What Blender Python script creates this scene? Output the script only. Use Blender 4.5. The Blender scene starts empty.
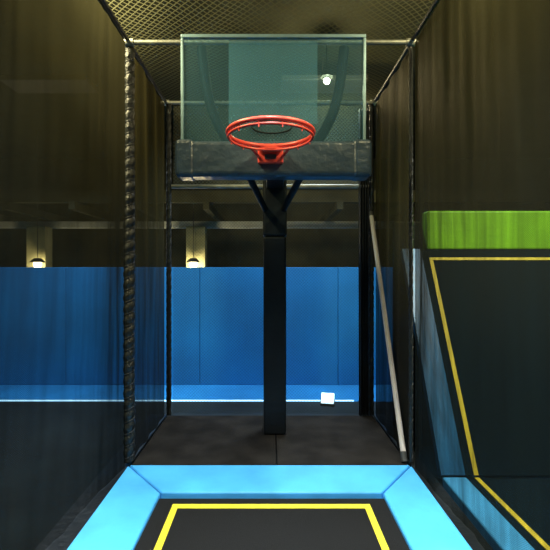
import bpy, bmesh, math, random
from mathutils import Vector
random.seed(4)
C = bpy.context.scene.collection
try:
    bpy.context.scene.view_settings.view_transform = 'Standard'
except Exception: pass

# ---------------------------------------------------------------- helpers
def newmat(name):
    m = bpy.data.materials.new(name); m.use_nodes = True
    nt = m.node_tree
    for n in list(nt.nodes): nt.nodes.remove(n)
    out = nt.nodes.new('ShaderNodeOutputMaterial')
    return m, nt, out

def N(nt, t, **kw):
    n = nt.nodes.new(t)
    for k, v in kw.items():
        if k in ('operation','noise_dimensions','data_type','blend_type','wave_type','bands_direction'): setattr(n, k, v)
        else: n.inputs[k].default_value = v
    return n

def surf(name, col, rough=0.6, var=0.15, scale=6.0, bump=0.1, bscale=60.0, metal=0.0, emit=None, estr=0, spec=0.5, stretch=(1,1,1)):
    m, nt, out = newmat(name)
    b = N(nt, 'ShaderNodeBsdfPrincipled', Roughness=rough, Metallic=metal)
    b.inputs['Specular IOR Level'].default_value = spec
    tc = N(nt, 'ShaderNodeTexCoord')
    mp = N(nt, 'ShaderNodeMapping'); mp.inputs['Scale'].default_value = stretch
    nt.links.new(tc.outputs['Object'], mp.inputs['Vector'])
    nz = N(nt, 'ShaderNodeTexNoise', Scale=scale, Detail=4.0)
    nt.links.new(mp.outputs[0], nz.inputs['Vector'])
    mr = N(nt, 'ShaderNodeMapRange'); mr.inputs['To Min'].default_value = 1-var*2; mr.inputs['To Max'].default_value = 1+var*2
    mr.inputs['From Min'].default_value = 0.25; mr.inputs['From Max'].default_value = 0.75
    nt.links.new(nz.outputs[0], mr.inputs['Value'])
    vm = N(nt, 'ShaderNodeVectorMath', operation='SCALE'); vm.inputs[0].default_value = col
    nt.links.new(mr.outputs[0], vm.inputs['Scale'])
    nt.links.new(vm.outputs[0], b.inputs['Base Color'])
    if bump:
        nb = N(nt, 'ShaderNodeTexNoise', Scale=bscale, Detail=3.0)
        nt.links.new(mp.outputs[0], nb.inputs['Vector'])
        bp = N(nt, 'ShaderNodeBump', Strength=bump, Distance=0.02)
        nt.links.new(nb.outputs[0], bp.inputs['Height'])
        nt.links.new(bp.outputs[0], b.inputs['Normal'])
    if emit:
        b.inputs['Emission Color'].default_value = (*emit, 1); b.inputs['Emission Strength'].default_value = estr
    nt.links.new(b.outputs[0], out.inputs[0])
    return m

def netmat(name, col, opacity, cell=0.03, wire=0.12, axes=('Y','Z'), streak=0.15, diag=True, edge=None, trans=0.35, wop=0.35, low=0.0, spec=0.06, sc=(7.0,7.0,0.5), col_low=None):
    """netting: threads plus fine semi-open weave; 'low' = less opaque towards the bottom, col_low = darker cloth of the lower panel"""
    m, nt, out = newmat(name)
    L = nt.links.new
    tc = N(nt, 'ShaderNodeTexCoord'); sp = N(nt, 'ShaderNodeSeparateXYZ'); L(tc.outputs['Object'], sp.inputs[0])
    a, b = sp.outputs[axes[0]], sp.outputs[axes[1]]
    def math_(op, x, y=None):
        n = N(nt, 'ShaderNodeMath', operation=op)
        for i, v in enumerate((x, y)):
            if v is None: continue
            if isinstance(v, (int, float)): n.inputs[i].default_value = v
            else: L(v, n.inputs[i])
        return n.outputs[0]
    if diag:
        p = math_('ADD', a, b); q = math_('SUBTRACT', a, b)
    else: p, q = a, b
    fp = math_('FRACT', math_('MULTIPLY', p, 1/cell)); fq = math_('FRACT', math_('MULTIPLY', q, 1/cell))
    mask = math_('MAXIMUM', math_('LESS_THAN', fp, wire), math_('LESS_THAN', fq, wire))
    mp = N(nt, 'ShaderNodeMapping'); mp.inputs['Scale'].default_value = sc
    L(tc.outputs['Object'], mp.inputs['Vector'])
    nz = N(nt, 'ShaderNodeTexNoise', Scale=2.0, Detail=5.0); L(mp.outputs[0], nz.inputs['Vector'])
    st = math_('MULTIPLY', math_('SUBTRACT', nz.outputs[0], 0.5), streak*4)
    op = math_('ADD', st, opacity)
    if low:
        mr = N(nt, 'ShaderNodeMapRange'); mr.inputs['From Min'].default_value = 2.3; mr.inputs['From Max'].default_value = 1.5
        mr.inputs['To Max'].default_value = low
        L(sp.outputs['Z'], mr.inputs['Value']); op = math_('SUBTRACT', op, mr.outputs[0])
    if edge:
        mr = N(nt, 'ShaderNodeMapRange'); mr.inputs['From Min'].default_value = edge[0]; mr.inputs['From Max'].default_value = edge[1]
        mr.inputs['To Max'].default_value = edge[2]
        L(sp.outputs['Y'], mr.inputs['Value']); op = math_('ADD', op, mr.outputs[0])
    op = math_('MAXIMUM', op, math_('MULTIPLY', mask, min(1, opacity+wop)))
    opn = N(nt, 'ShaderNodeClamp'); L(op, opn.inputs[0])
    df = N(nt, 'ShaderNodeBsdfPrincipled', Roughness=0.55); df.inputs['Base Color'].default_value = (*col, 1)
    df.inputs['Specular IOR Level'].default_value = spec
    nb = N(nt, 'ShaderNodeTexNoise', Scale=140.0, Detail=2.0); L(tc.outputs['Object'], nb.inputs['Vector'])
    bp = N(nt, 'ShaderNodeBump', Strength=0.5, Distance=0.01); L(nb.outputs[0], bp.inputs['Height']); L(bp.outputs[0], df.inputs['Normal'])
    tl = N(nt, 'ShaderNodeBsdfTranslucent'); tl.inputs[0].default_value = (*col, 1)
    if col_low:  # light fading downwards is put into the net colour, darker and cooler below
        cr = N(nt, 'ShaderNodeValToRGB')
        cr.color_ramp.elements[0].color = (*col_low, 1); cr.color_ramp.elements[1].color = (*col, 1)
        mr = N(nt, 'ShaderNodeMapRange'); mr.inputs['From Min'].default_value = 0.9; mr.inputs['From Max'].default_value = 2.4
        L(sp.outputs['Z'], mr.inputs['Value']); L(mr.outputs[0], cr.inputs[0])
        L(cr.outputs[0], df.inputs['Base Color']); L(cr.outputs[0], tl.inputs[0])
    m1 = N(nt, 'ShaderNodeMixShader', Fac=trans); L(df.outputs[0], m1.inputs[1]); L(tl.outputs[0], m1.inputs[2])
    tr = N(nt, 'ShaderNodeBsdfTransparent')
    m2 = N(nt, 'ShaderNodeMixShader'); L(opn.outputs[0], m2.inputs[0]); L(tr.outputs[0], m2.inputs[1]); L(m1.outputs[0], m2.inputs[2])
    L(m2.outputs[0], out.inputs[0])
    return m

def obj_from_bm(name, bm, mat, parent=None, smooth=False):
    me = bpy.data.meshes.new(name); bm.normal_update(); bm.to_mesh(me); bm.free()
    o = bpy.data.objects.new(name, me); C.objects.link(o)
    if mat: me.materials.append(mat)
    if smooth:
        for p in me.polygons: p.use_smooth = True
    if parent: o.parent = parent
    return o

def empty(name):
    e = bpy.data.objects.new(name, None); e.empty_display_size = 0.1; C.objects.link(e); return e

def box(name, x, y, z, mat, parent=None, bev=0.0, seg=3):
    bm = bmesh.new()
    vs = [bm.verts.new((X, Y, Z)) for X in x for Y in y for Z in z]
    for f in ((0,1,3,2),(4,6,7,5),(0,4,5,1),(2,3,7,6),(0,2,6,4),(1,5,7,3)): bm.faces.new([vs[i] for i in f])
    bmesh.ops.recalc_face_normals(bm, faces=bm.faces)
    if bev: bmesh.ops.bevel(bm, geom=bm.edges[:], offset=bev, segments=seg, affect='EDGES', profile=0.5)
    return obj_from_bm(name, bm, mat, parent, smooth=False)

def prism(name, poly, z0, z1, mat, parent=None, bev=0.0, ztop=None):
    bm = bmesh.new()
    lo = [bm.verts.new((p[0], p[1], z0)) for p in poly]
    hi = [bm.verts.new((p[0], p[1], ztop[i] if ztop else z1)) for i, p in enumerate(poly)]
    bm.faces.new(lo[::-1]); bm.faces.new(hi)
    n = len(poly)
    for i in range(n): bm.faces.new((lo[i], lo[(i+1)%n], hi[(i+1)%n], hi[i]))
    bmesh.ops.recalc_face_normals(bm, faces=bm.faces)
    if bev: bmesh.ops.bevel(bm, geom=bm.edges[:], offset=bev, segments=3, affect='EDGES', profile=0.5)
    return obj_from_bm(name, bm, mat, parent)

def tube(name, pts, r, mat, parent=None, closed=False, nseg=12, smooth_path=False):
    cu = bpy.data.curves.new(name+'_c', 'CURVE'); cu.dimensions = '3D'; cu.bevel_depth = r; cu.bevel_resolution = 3; cu.use_fill_caps = True
    s = cu.splines.new('POLY' if not smooth_path else 'NURBS'); s.points.add(len(pts)-1)
    for i, p in enumerate(pts): s.points[i].co = (*p, 1)
    s.use_cyclic_u = closed
    if smooth_path: s.use_endpoint_u = True; s.order_u = 3
    t = bpy.data.objects.new(name+'_t', cu); C.objects.link(t)
    dg = bpy.context.evaluated_depsgraph_get()
    me = bpy.data.meshes.new_from_object(t.evaluated_get(dg)); me.name = name
    bpy.data.objects.remove(t)
    o = bpy.data.objects.new(name, me); C.objects.link(o)
    me.materials.clear(); me.materials.append(mat)
    for p in me.polygons: p.use_smooth = True
    if parent: o.parent = parent
    return o

def sheet(name, fn, nu, nv, mat, parent=None):
    bm = bmesh.new()
    g = [[bm.verts.new(fn(i/nu, j/nv)) for j in range(nv+1)] for i in range(nu+1)]
    for i in range(nu):
        for j in range(nv): bm.faces.new((g[i][j], g[i+1][j], g[i+1][j+1], g[i][j+1]))
    return obj_from_bm(name, bm, mat, parent, smooth=True)

# ---------------------------------------------------------------- materials
M_black_vinyl = surf('black_vinyl', (0.008,0.010,0.012), 0.4, 0.2, 3, 0.25, 25, spec=0.3)
M_slate = surf('slate_vinyl', (0.034,0.058,0.085), 0.35, 0.15, 3, 0.5, 14)
M_strap = surf('black_strap', (0.006,0.009,0.010), 0.6, 0.15, 3, 0.3, 14, spec=0.2)
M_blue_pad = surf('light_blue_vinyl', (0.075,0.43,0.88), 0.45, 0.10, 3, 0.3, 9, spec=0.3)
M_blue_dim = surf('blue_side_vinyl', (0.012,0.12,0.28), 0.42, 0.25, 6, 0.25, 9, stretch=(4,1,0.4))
M_blue_wall = surf('blue_wall_pad', (0.004,0.145,0.40), 0.6, 0.10, 1.2, 0.2, 4, spec=0.3)
M_blue_floor = surf('blue_floor_mat', (0.010,0.18,0.48), 0.5, 0.1, 2, 0.1, 20)
M_floor = surf('dark_floor', (0.006,0.011,0.014), 0.7, 0.3, 2, 0.2, 30, spec=0.2)
M_mat = surf('charcoal_foam_mat', (0.017,0.015,0.013), 0.85, 0.25, 5, 0.3, 120, spec=0.08)
M_bed = surf('trampoline_weave', (0.015,0.015,0.015), 0.85, 0.3, 220, 0.4, 260, spec=0.06)
M_bed2 = surf('trampoline_weave_dark', (0.003,0.010,0.014), 0.85, 0.3, 220, 0.4, 260, spec=0.06)
M_yellow = surf('yellow_line', (0.80,0.66,0.03), 0.6, 0.05, 8, 0.1, 200)
M_green = surf('green_vinyl', (0.26,0.68,0.015), 0.5, 0.06, 5, 0.15, 20)
M_red = surf('red_powder_coat', (0.80,0.08,0.055), 0.35, 0.05, 8, 0.0)
M_alu = surf('grey_teal_metal', (0.18,0.29,0.33), 0.4, 0.1, 8, 0.0, metal=0.3)
M_rail = surf('galvanised_rail', (0.25,0.26,0.22), 0.5, 0.2, 10, 0.0, metal=0.4)
M_post = surf('padded_post_cover', (0.009,0.011,0.012), 0.5, 0.3, 8, 0.4, 60)
M_rope = surf('padded_sleeve_vinyl', (0.012,0.014,0.013), 0.38, 0.3, 30, 0.4, 80)
M_pole = surf('tan_pole', (0.52,0.46,0.40), 0.5, 0.15, 6, 0.1, 40, stretch=(1,1,0.2))
M_ceil = surf('olive_ceiling', (0.034,0.037,0.022), 0.85, 0.25, 2, 0.3, 20, spec=0.1)
M_farwall = surf('far_wall', (0.065,0.065,0.038), 0.85, 0.3, 1.5, 0.2, 10, spec=0.1)
M_beam = surf('painted_beam', (0.65,0.70,0.62), 0.6, 0.1, 5, 0.0)
M_col = surf('painted_column', (0.40,0.40,0.22), 0.7, 0.1, 5, 0.0)
M_bulb = surf('lamp_glow', (1,0.9,0.7), 0.5, 0, 1, 0, emit=(1,0.86,0.50), estr=12)
M_led = surf('led_strip_glow', (0.5,0.8,1), 0.5, 0, 1, 0, emit=(0.40,0.80,1.0), estr=1.8)
M_tile_glow = surf('floor_tile_glow', (0.8,0.9,1), 0.5, 0, 1, 0, emit=(0.55,0.88,1.0), estr=2.2)
M_housing = surf('lamp_housing', (0.05,0.05,0.045), 0.5, 0.1, 5, 0)

m, nt, out = newmat('backboard_glass')
tr = N(nt,'ShaderNodeBsdfTransparent'); tr.inputs[0].default_value=(0.74,0.92,1.0,1)
gl = N(nt,'ShaderNodeBsdfPrincipled', Roughness=0.25); gl.inputs['Base Color'].default_value=(0.08,0.17,0.22,1)
gl.inputs['Specular IOR Level'].default_value = 0.3
mx = N(nt,'ShaderNodeMixShader', Fac=0.16)
nt.links.new(tr.outputs[0],mx.inputs[1]); nt.links.new(gl.outputs[0],mx.inputs[2]); nt.links.new(mx.outputs[0],out.inputs[0])
M_glass = m
m, nt, out = newmat('frosted_target')
tr = N(nt,'ShaderNodeBsdfTransparent')
gl = N(nt,'ShaderNodeBsdfDiffuse'); gl.inputs[0].default_value=(0.42,0.54,0.56,1)
mx = N(nt,'ShaderNodeMixShader', Fac=0.22)
nt.links.new(tr.outputs[0],mx.inputs[1]); nt.links.new(gl.outputs[0],mx.inputs[2]); nt.links.new(mx.outputs[0],out.inputs[0])
M_target = m

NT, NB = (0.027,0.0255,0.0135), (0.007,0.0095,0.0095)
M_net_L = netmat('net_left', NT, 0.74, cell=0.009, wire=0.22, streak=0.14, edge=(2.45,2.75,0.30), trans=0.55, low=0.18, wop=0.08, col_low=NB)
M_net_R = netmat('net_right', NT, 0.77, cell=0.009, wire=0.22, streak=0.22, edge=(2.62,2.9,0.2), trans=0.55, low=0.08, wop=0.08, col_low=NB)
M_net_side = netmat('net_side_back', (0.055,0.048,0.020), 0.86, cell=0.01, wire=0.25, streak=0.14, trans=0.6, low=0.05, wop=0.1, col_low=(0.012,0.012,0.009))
M_net_back = netmat('net_back', (0.05,0.05,0.035), 0.16, cell=0.03, wire=0.12, axes=('X','Z'), streak=0.04)
M_net_backtop = netmat('net_back_top', (0.10,0.10,0.065), 0.34, cell=0.035, wire=0.22, axes=('X','Z'), streak=0.06, wop=0.5)
M_net_ceil = netmat('net_ceiling', (0.12,0.12,0.068), 0.05, cell=0.05, wire=0.2, axes=('X','Y'), streak=0.02, wop=0.75, trans=0.5)

# ---------------------------------------------------------------- room shell
ZF = -0.21
box('floor', (-6.5,6.5), (-2.0,5.22), (ZF-0.05,ZF), M_floor)
box('floor_blue_mat', (-6.5,6.5), (5.22,9.2), (ZF-0.05,ZF), M_blue_floor)
box('ceiling', (-6.5,6.5), (-2.0,9.2), (3.80,3.88), M_ceil)
box('wall_back', (-6.5,6.5), (9.2,9.3), (ZF-0.05,3.88), M_farwall)
box('wall_left', (-6.6,-6.5), (-2.0,9.3), (ZF-0.05,3.88), M_farwall)
box('wall_right', (6.5,6.6), (-2.0,9.3), (ZF-0.05,3.88), M_farwall)

pw = empty('blue_padded_partition')
xs = [-6.4,-4.6,-2.85,-0.98,0.95,2.7,4.6,6.4]
for i in range(len(xs)-1):
    box(f'pad_{i+1}', (xs[i]+0.002,xs[i+1]-0.002), (6.0,6.18), (ZF,1.43), M_blue_wall, pw, 0.008)

box('led_strip_light', (-6.2,1.02), (5.225,5.25), (ZF,ZF+0.012), M_led, None, 0.003)
fl = empty('floor_glow_tile')  # emissive tile laid where a bright white spot sits on the floor
prism('lens', [(0.60,5.06),(0.74,5.03),(0.78,5.22),(0.63,5.25)], ZF+0.03, ZF+0.05, M_tile_glow, fl, ztop=[ZF+0.05,ZF+0.05,ZF+0.10,ZF+0.10])
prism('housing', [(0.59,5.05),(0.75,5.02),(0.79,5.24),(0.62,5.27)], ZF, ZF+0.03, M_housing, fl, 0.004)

rb = empty('roof_beams')
box('beam_1', (-6.4,6.4), (7.9,8.05), (2.18,2.30), M_beam, rb, 0.005)
for i in range(13):
    x = -6.0+i*1.0
    box(f'joist_{i+1}', (x,x+0.09), (6.4,9.15), (2.30,2.42), M_farwall, rb)
box('beam_2', (-6.4,6.4), (6.5,6.62), (2.42,2.60), M_farwall, rb)
for k,(x,y) in enumerate(((-1.32,7.62),(-4.15,7.62))):
    box('building_column' if k==0 else 'glow_column', (x-0.17,x+0.17), (y,y+0.25), (ZF,2.18), M_col, None, 0.01)  # the column behind the left lamp is added to catch its glow

# ---------------------------------------------------------------- own court
fm = empty('foam_floor_mat')
box('panel_left', (-0.975,0.045), (3.035,4.08), (-0.05,0.0), M_mat, fm, 0.008)
box('panel_right', (0.051,0.975), (3.035,4.08), (-0.05,0.0), M_mat, fm, 0.008)

tp = empty('trampoline')
for nm, xx in (('ledge_left',(-1.16,-0.998)),('ledge_right',(0.998,1.10))):
    box(nm, xx, (-1.2,4.15), (ZF,-0.012), M_black_vinyl, tp)
box('back_edge', (-0.98,0.98), (3.03,4.09), (ZF,-0.052), M_black_vinyl, tp)
box('bed', (-0.70,0.72), (-1.1,2.66), (-0.06,-0.045), M_bed, tp)
yz = (-0.0445,-0.041)
box('line_back', (-0.585,0.60), (2.545,2.59), yz, M_yellow, tp)
box('line_left', (-0.585,-0.548), (-0.9,2.545), yz, M_yellow, tp)
box('line_right', (0.563,0.60), (-0.9,2.545), yz, M_yellow, tp)
def pad(nm, poly, zt): prism(nm, poly, -0.09, 0, M_blue_pad, tp, 0.012, ztop=zt)
O, I = 0.005, -0.02
pad('pad_back', [(-0.99,3.02),(-0.68,2.69),(0.70,2.69),(0.985,3.02)], [O,I,I,O])
pad('pad_left', [(-0.995,3.014),(-0.995,-1.1),(-0.685,-1.1),(-0.685,2.683)], [O,O,I,I])
pad('pad_right', [(0.99,3.014),(0.705,2.683),(0.705,-1.1),(0.99,-1.1)], [O,I,I,O])

# ---------------------------------------------------------------- nets
H = 2.97
def foldx(y, z, a=0.007):
    return a*math.sin(y*9+1.3*math.sin(z*1.1)) + a*0.6*math.sin(y*23+z*0.9) + a*0.4*math.sin(y*51-z*1.3) + 0.002*math.sin(z*13+y*3)
def netL(u, v):
    y = -1.2+u*4.2; z = -0.01+v*H
    b = -0.10*max(0,(3.0-y)/1.0)**0.7*(1-v)**2 if y<3 else 0
    b = max(b, -0.13)
    return (-1.012+b+foldx(y,z)*min(1,(3.0-y)*2), y, z)
def netR(u, v):
    y = -1.2+u*4.2; z = -0.01+v*H
    b = 0.05*(1-v)**2*min(1,(3.0-y))
    return (1.012+b+foldx(y,z)*min(1,(3.0-y)*2), y, z)
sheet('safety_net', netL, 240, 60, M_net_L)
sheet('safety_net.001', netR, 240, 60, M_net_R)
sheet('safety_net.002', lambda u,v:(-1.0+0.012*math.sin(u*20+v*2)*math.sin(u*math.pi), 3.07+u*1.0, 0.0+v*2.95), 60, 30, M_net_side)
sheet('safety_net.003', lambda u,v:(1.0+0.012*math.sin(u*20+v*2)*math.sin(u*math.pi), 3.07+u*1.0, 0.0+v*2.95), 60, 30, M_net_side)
sheet('safety_net.004', lambda u,v:(-0.93+u*1.86, 4.13+0.008*math.sin(u*30), 0.0+v*2.16), 60, 30, M_net_back)
sheet('safety_net.005', lambda u,v:(-0.93+u*1.86, 4.13+0.012*math.sin(u*40+v*3), 2.19+v*0.77), 60, 30, M_net_backtop)
sheet('ceiling_net', lambda u,v:(-1.0+u*2.0, -1.2+v*5.3, 3.0-0.02*math.sin(u*math.pi)*abs(math.sin(v*14))+0.008*math.sin(u*25+v*30)), 60, 140, M_net_ceil)

# ---------------------------------------------------------------- frame posts and rails
def laced_post(name, x, y, r, amp, pitch, base=0.0):
    """foam-padded post: sleeve bulges between the lacing turns"""
    e = empty(name)
    bm = bmesh.new(); ns, nz = 20, 260
    rings = []
    for j in range(nz+1):
        z = base + (2.955-base)*j/nz
        row = []
        for i in range(ns):
            a = 2*math.pi*i/ns
            ph = 2*math.pi*z/pitch - a
            rr = r*(1+0.11*math.sin(ph)) 
            row.append(bm.verts.new((x+rr*math.cos(a), y+rr*math.sin(a), z)))
        rings.append(row)
    for j in range(nz):
        for i in range(ns): bm.faces.new((rings[j][i], rings[j][(i+1)%ns], rings[j+1][(i+1)%ns], rings[j+1][i]))
    bm.faces.new(rings[0][::-1]); bm.faces.new(rings[-1])
    obj_from_bm('padded_sleeve', bm, M_rope, e, True)
    pts = []
    n = int(2.88/pitch*12)
    for i in range(n+1):
        z = base+0.02+i*pitch/12
        a = 2*math.pi*z/pitch + math.pi/2
        pts.append((x+math.cos(a)*r*0.90, y+math.sin(a)*r*0.90, z))
    tube('lacing', pts, amp, M_post, e)
    return e
laced_post('net_post', -1.005, 3.068, 0.038, 0.005, 0.085, 0.01)
laced_post('net_post.001', 0.998, 3.045, 0.014, 0.003, 0.085, 0.01)
laced_post('net_post.002', -0.965, 4.10, 0.024, 0.004, 0.085)
p3 = laced_post('net_post.003', 0.965, 4.10, 0.024, 0.004, 0.085)
sheet('gathered_drape', lambda u,v:(0.84+u*0.10, 4.07+0.02*math.sin(u*26+v*2), 0.0+v*2.9), 40, 40, M_post, p3)
for i, y in enumerate((3.03, 4.10)):
    e = empty('frame_rail' if i==0 else 'frame_rail.001')
    tube('bar', [(-1.04,y,2.975),(1.04,y,2.975)], 0.017, M_rail, e)
    for sx in (-0.99,0.99):
        tube('clamp_l' if sx<0 else 'clamp_r', [(sx-0.03,y,2.975),(sx+0.03,y,2.975)], 0.027, M_rail, e)
e = empty('frame_rail.002'); tube('bar', [(-0.94,4.10,2.175),(0.94,4.10,2.175)], 0.02, M_rail, e)
for k, sx in enumerate((-1.0,1.0)):
    e = empty(f'frame_rail.00{3+k}'); tube('bar', [(sx,-1.2,2.985),(sx,4.12,2.985)], 0.014, M_post, e)

lp = empty('leaning_pole')
tube('shaft', [(0.955,3.06,0.022),(0.945,4.02,1.90)], 0.020, M_pole, lp)
tube('ferrule', [(0.9551,3.055,0.012),(0.9545,3.085,0.070)], 0.024, M_housing, lp)
tube('cap', [(0.9452,4.01,1.88),(0.9448,4.03,1.92)], 0.022, M_housing, lp)

# ---------------------------------------------------------------- basketball hoop
bh = empty('basketball_hoop')
cx = 0.02
box('post_padding_lower', (-0.055,0.135), (3.58,3.77), (0.0,1.655), M_black_vinyl, bh, 0.018)
box('post_padding_upper', (-0.06,0.14), (3.575,3.775), (1.66,2.16), M_black_vinyl, bh, 0.018)
box('support_arm', (-0.03,0.11), (2.99,3.60), (2.05,2.17), M_black_vinyl, bh, 0.01)
for s in (-1,1):
    tube('brace_l' if s<0 else 'brace_r', [(0.035+s*0.20,3.0,2.06),(0.035+s*0.075,3.60,1.88)], 0.026, M_strap, bh)
    tube('back_strap_l' if s<0 else 'back_strap_r', [(cx+s*0.49,2.955,2.90),(cx+s*0.47,2.965,2.68),(cx+s*0.42,2.965,2.45),(cx+s*0.30,2.965,2.23),(cx+s*0.20,2.965,2.16)], 0.034, M_strap, bh, smooth_path=True)
bl, br, bz0, bz1 = -0.60, 0.645, 2.21, 2.955
box('glass_pane', (bl+0.01,br-0.01), (2.895,2.907), (bz0,bz1-0.01), M_glass, bh)
for nm, xx, zz in (('frame_top',(bl,br),(bz1-0.024,bz1)),('frame_left',(bl,bl+0.018),(bz0,bz1-0.024)),('frame_right',(br-0.018,br),(bz0,bz1-0.024))):
    box(nm, xx, (2.885,2.92), zz, M_alu, bh, 0.004)
box('target_panel', (-0.28,0.32), (2.91,2.914), (2.36,2.93), M_target, bh)
tube('logo_ring', [(0.013+0.135*math.cos(a*math.pi/24), 2.892, 2.335+0.045*math.sin(a*math.pi/24)) for a in range(48)], 0.005, M_strap, bh, closed=True)
box('edge_padding', (-0.62,0.665), (2.83,2.99), (1.99,2.225), M_slate, bh, 0.03, 4)
for s,xx in ((1,(-0.628,-0.50)),(2,(0.545,0.673))):
    box(f'padding_corner_{s}', xx, (2.822,2.995), (1.985,2.235), M_slate, bh, 0.03, 4)
rc = (0.003, 2.492, 2.16); R = 0.247
def ring(nm, z, rad, r): tube(nm, [(rc[0]+rad*math.cos(a*math.pi/36), rc[1]+rad*math.sin(a*math.pi/36), z) for a in range(72)], r, M_red, bh, closed=True)
ring('rim', rc[2], R, 0.0125)
ring('rim_lower', rc[2]-0.026, R-0.004, 0.008)
for k in range(12):
    a = k*math.pi/6+0.26
    x, y = rc[0]+R*math.cos(a), rc[1]+R*math.sin(a)
    tube(f'net_hook_{k+1}', [(x,y,rc[2]-0.005),(x*0.97+rc[0]*0.03,y,rc[2]-0.045)], 0.004, M_red, bh)
box('rim_bracket', (-0.08,0.086), (2.79,2.835), (2.065,2.165), M_red, bh, 0.008)
box('rim_shelf', (-0.07,0.076), (2.725,2.80), (2.135,2.165), M_red, bh, 0.006)
box('bracket_latch', (-0.035,0.04), (2.782,2.792), (2.09,2.12), M_housing, bh, 0.003)
for s in (-1,1):
    tube('rim_strut_l' if s<0 else 'rim_strut_r', [(0.003+s*0.07,2.80,2.10),(0.003+s*0.13,2.705,2.145)], 0.009, M_red, bh)

# ---------------------------------------------------------------- neighbouring court
it = empty('inclined_trampoline')
def slab(nm, x0, x1, t0, t1, off, th, mat):
    y0,z0,y1,z1 = 2.87,0.0,3.68,1.48
    d = Vector((0,y1-y0,z1-z0)); n = Vector((0,-(z1-z0),(y1-y0))).normalized()
    bm = bmesh.new(); vs=[]
    for x in (x0,x1):
        for t in (t0,t1):
            for o in (off,off+th):
                p = Vector((x,y0,z0))+d*t+n*o; vs.append(bm.verts.new(p))
    for f in ((0,1,3,2),(4,6,7,5),(0,4,5,1),(2,3,7,6),(0,2,6,4),(1,5,7,3)): bm.faces.new([vs[i] for i in f])
    bmesh.ops.recalc_face_normals(bm, faces=bm.faces)
    return obj_from_bm(nm, bm, mat, it)
slab('bed', 1.30, 3.4, 0.0, 1.05, -0.02, 0.02, M_bed2)
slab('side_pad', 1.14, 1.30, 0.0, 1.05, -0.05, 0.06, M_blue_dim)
slab('line_left', 1.36, 1.39, 0.0, 1.0, 0.001, 0.004, M_yellow)
slab('line_top', 1.36, 3.3, 0.985, 1.0, 0.001, 0.006, M_yellow)
box('top_pad', (1.36,3.6), (3.72,3.86), (1.55,1.89), M_green, it, 0.02)
box('rear_wall', (1.12,3.6), (3.87,3.93), (ZF,1.80), M_floor, it)
nt_ = empty('trampoline.001')
box('bed', (1.30,3.4), (-1.1,2.86), (-0.03,-0.015), M_bed2, nt_)
box('line_left', (1.36,1.39), (-1.0,2.86), (-0.0145,-0.010), M_yellow, nt_)
prism('pad_left', [(1.14,2.85),(1.14,-1.1),(1.30,-1.1),(1.30,2.85)], -0.09, 0.0, M_blue_pad, nt_, 0.012)

# ---------------------------------------------------------------- lamps
def pendant(name, x, y, z, power, r=0.035, color=(1.0,0.80,0.42), top=3.80, size=0.06):
    e = empty(name)
    tube('cord', [(x,y,top),(x,y,z+0.09)], 0.006, M_housing, e)
    bm = bmesh.new(); bmesh.ops.create_cone(bm, cap_ends=True, segments=24, radius1=r*1.8, radius2=r*0.8, depth=0.07)
    bmesh.ops.translate(bm, verts=bm.verts, vec=(x,y,z+0.07)); obj_from_bm('shade', bm, M_housing, e)
    bm = bmesh.new(); bmesh.ops.create_uvsphere(bm, u_segments=20, v_segments=12, radius=r)
    bmesh.ops.translate(bm, verts=bm.verts, vec=(x,y,z)); obj_from_bm('bulb', bm, M_bulb, e, True)
    l = bpy.data.lights.new(name+'_light','POINT'); l.energy = power; l.color = color; l.shadow_soft_size = size
    o = bpy.data.objects.new('light', l); o.location = (x,y,z-r-size-0.01); C.objects.link(o); o.parent = e
pendant('pendant_lamp', 0.575, 4.36, 3.30, 45)
pendant('pendant_lamp.001', -1.32, 7.4, 1.50, 32, 0.07)
pendant('pendant_lamp.002', -4.00, 7.4, 1.50, 32, 0.07)

def area(name, loc, energy, col, sx, sy=None, spread=180):  # area lights added to brighten court, nets and walls; housing and rod made up
    e = empty(name)
    l = bpy.data.lights.new(name+'_l','AREA'); l.energy = energy; l.color = col; l.size = sx
    l.shape = 'RECTANGLE'; l.size_y = sy or sx; l.spread = math.radians(spread)
    o = bpy.data.objects.new('light', l); o.location = loc; C.objects.link(o); o.parent = e
    x,y,z = loc
    box('housing', (x-sx/2-0.03,x+sx/2+0.03), (y-(sy or sx)/2-0.03,y+(sy or sx)/2+0.03), (z+0.02,z+0.08), M_housing, e, 0.01)
    tube('rod', [(x,y,z+0.08),(x,y,3.80)], 0.008, M_housing, e)
W = (1.0,0.86,0.46); CW = (0.72,0.88,1.0)
area('added_lamp', (0,1.4,3.45), 98, (0.88,0.97,1.0), 0.6, 0.4, 80)
area('added_lamp.001', (-1.30,2.2,3.45), 150, W, 0.25, 1.1)
area('added_lamp.002', (1.35,1.6,3.45), 140, W, 0.25, 1.1)
area('added_lamp.003', (-2.5,4.9,3.45), 90, CW, 0.9, 0.3, 120)
area('added_lamp.004', (0.6,4.9,3.45), 80, CW, 0.9, 0.3, 120)
area('added_lamp.005', (2.6,2.5,3.45), 90, (0.95,0.97,0.9), 0.5, 0.5, 110)

# ---------------------------------------------------------------- world & camera
w = bpy.data.worlds.new('World'); bpy.context.scene.world = w; w.use_nodes = True
w.node_tree.nodes['Background'].inputs[0].default_value = (0.25,0.55,0.80,1)
w.node_tree.nodes['Background'].inputs[1].default_value = 0.10
cam = bpy.data.cameras.new('Camera'); co = bpy.data.objects.new('Camera', cam); C.objects.link(co)
co.location = (0,0,1.35); co.rotation_euler = (math.pi/2,0,0)
cam.sensor_width = 36; cam.lens = 28.15; cam.shift_x = 0.009; cam.shift_y = -0.0036
cam.clip_start = 0.02
bpy.context.scene.camera = co
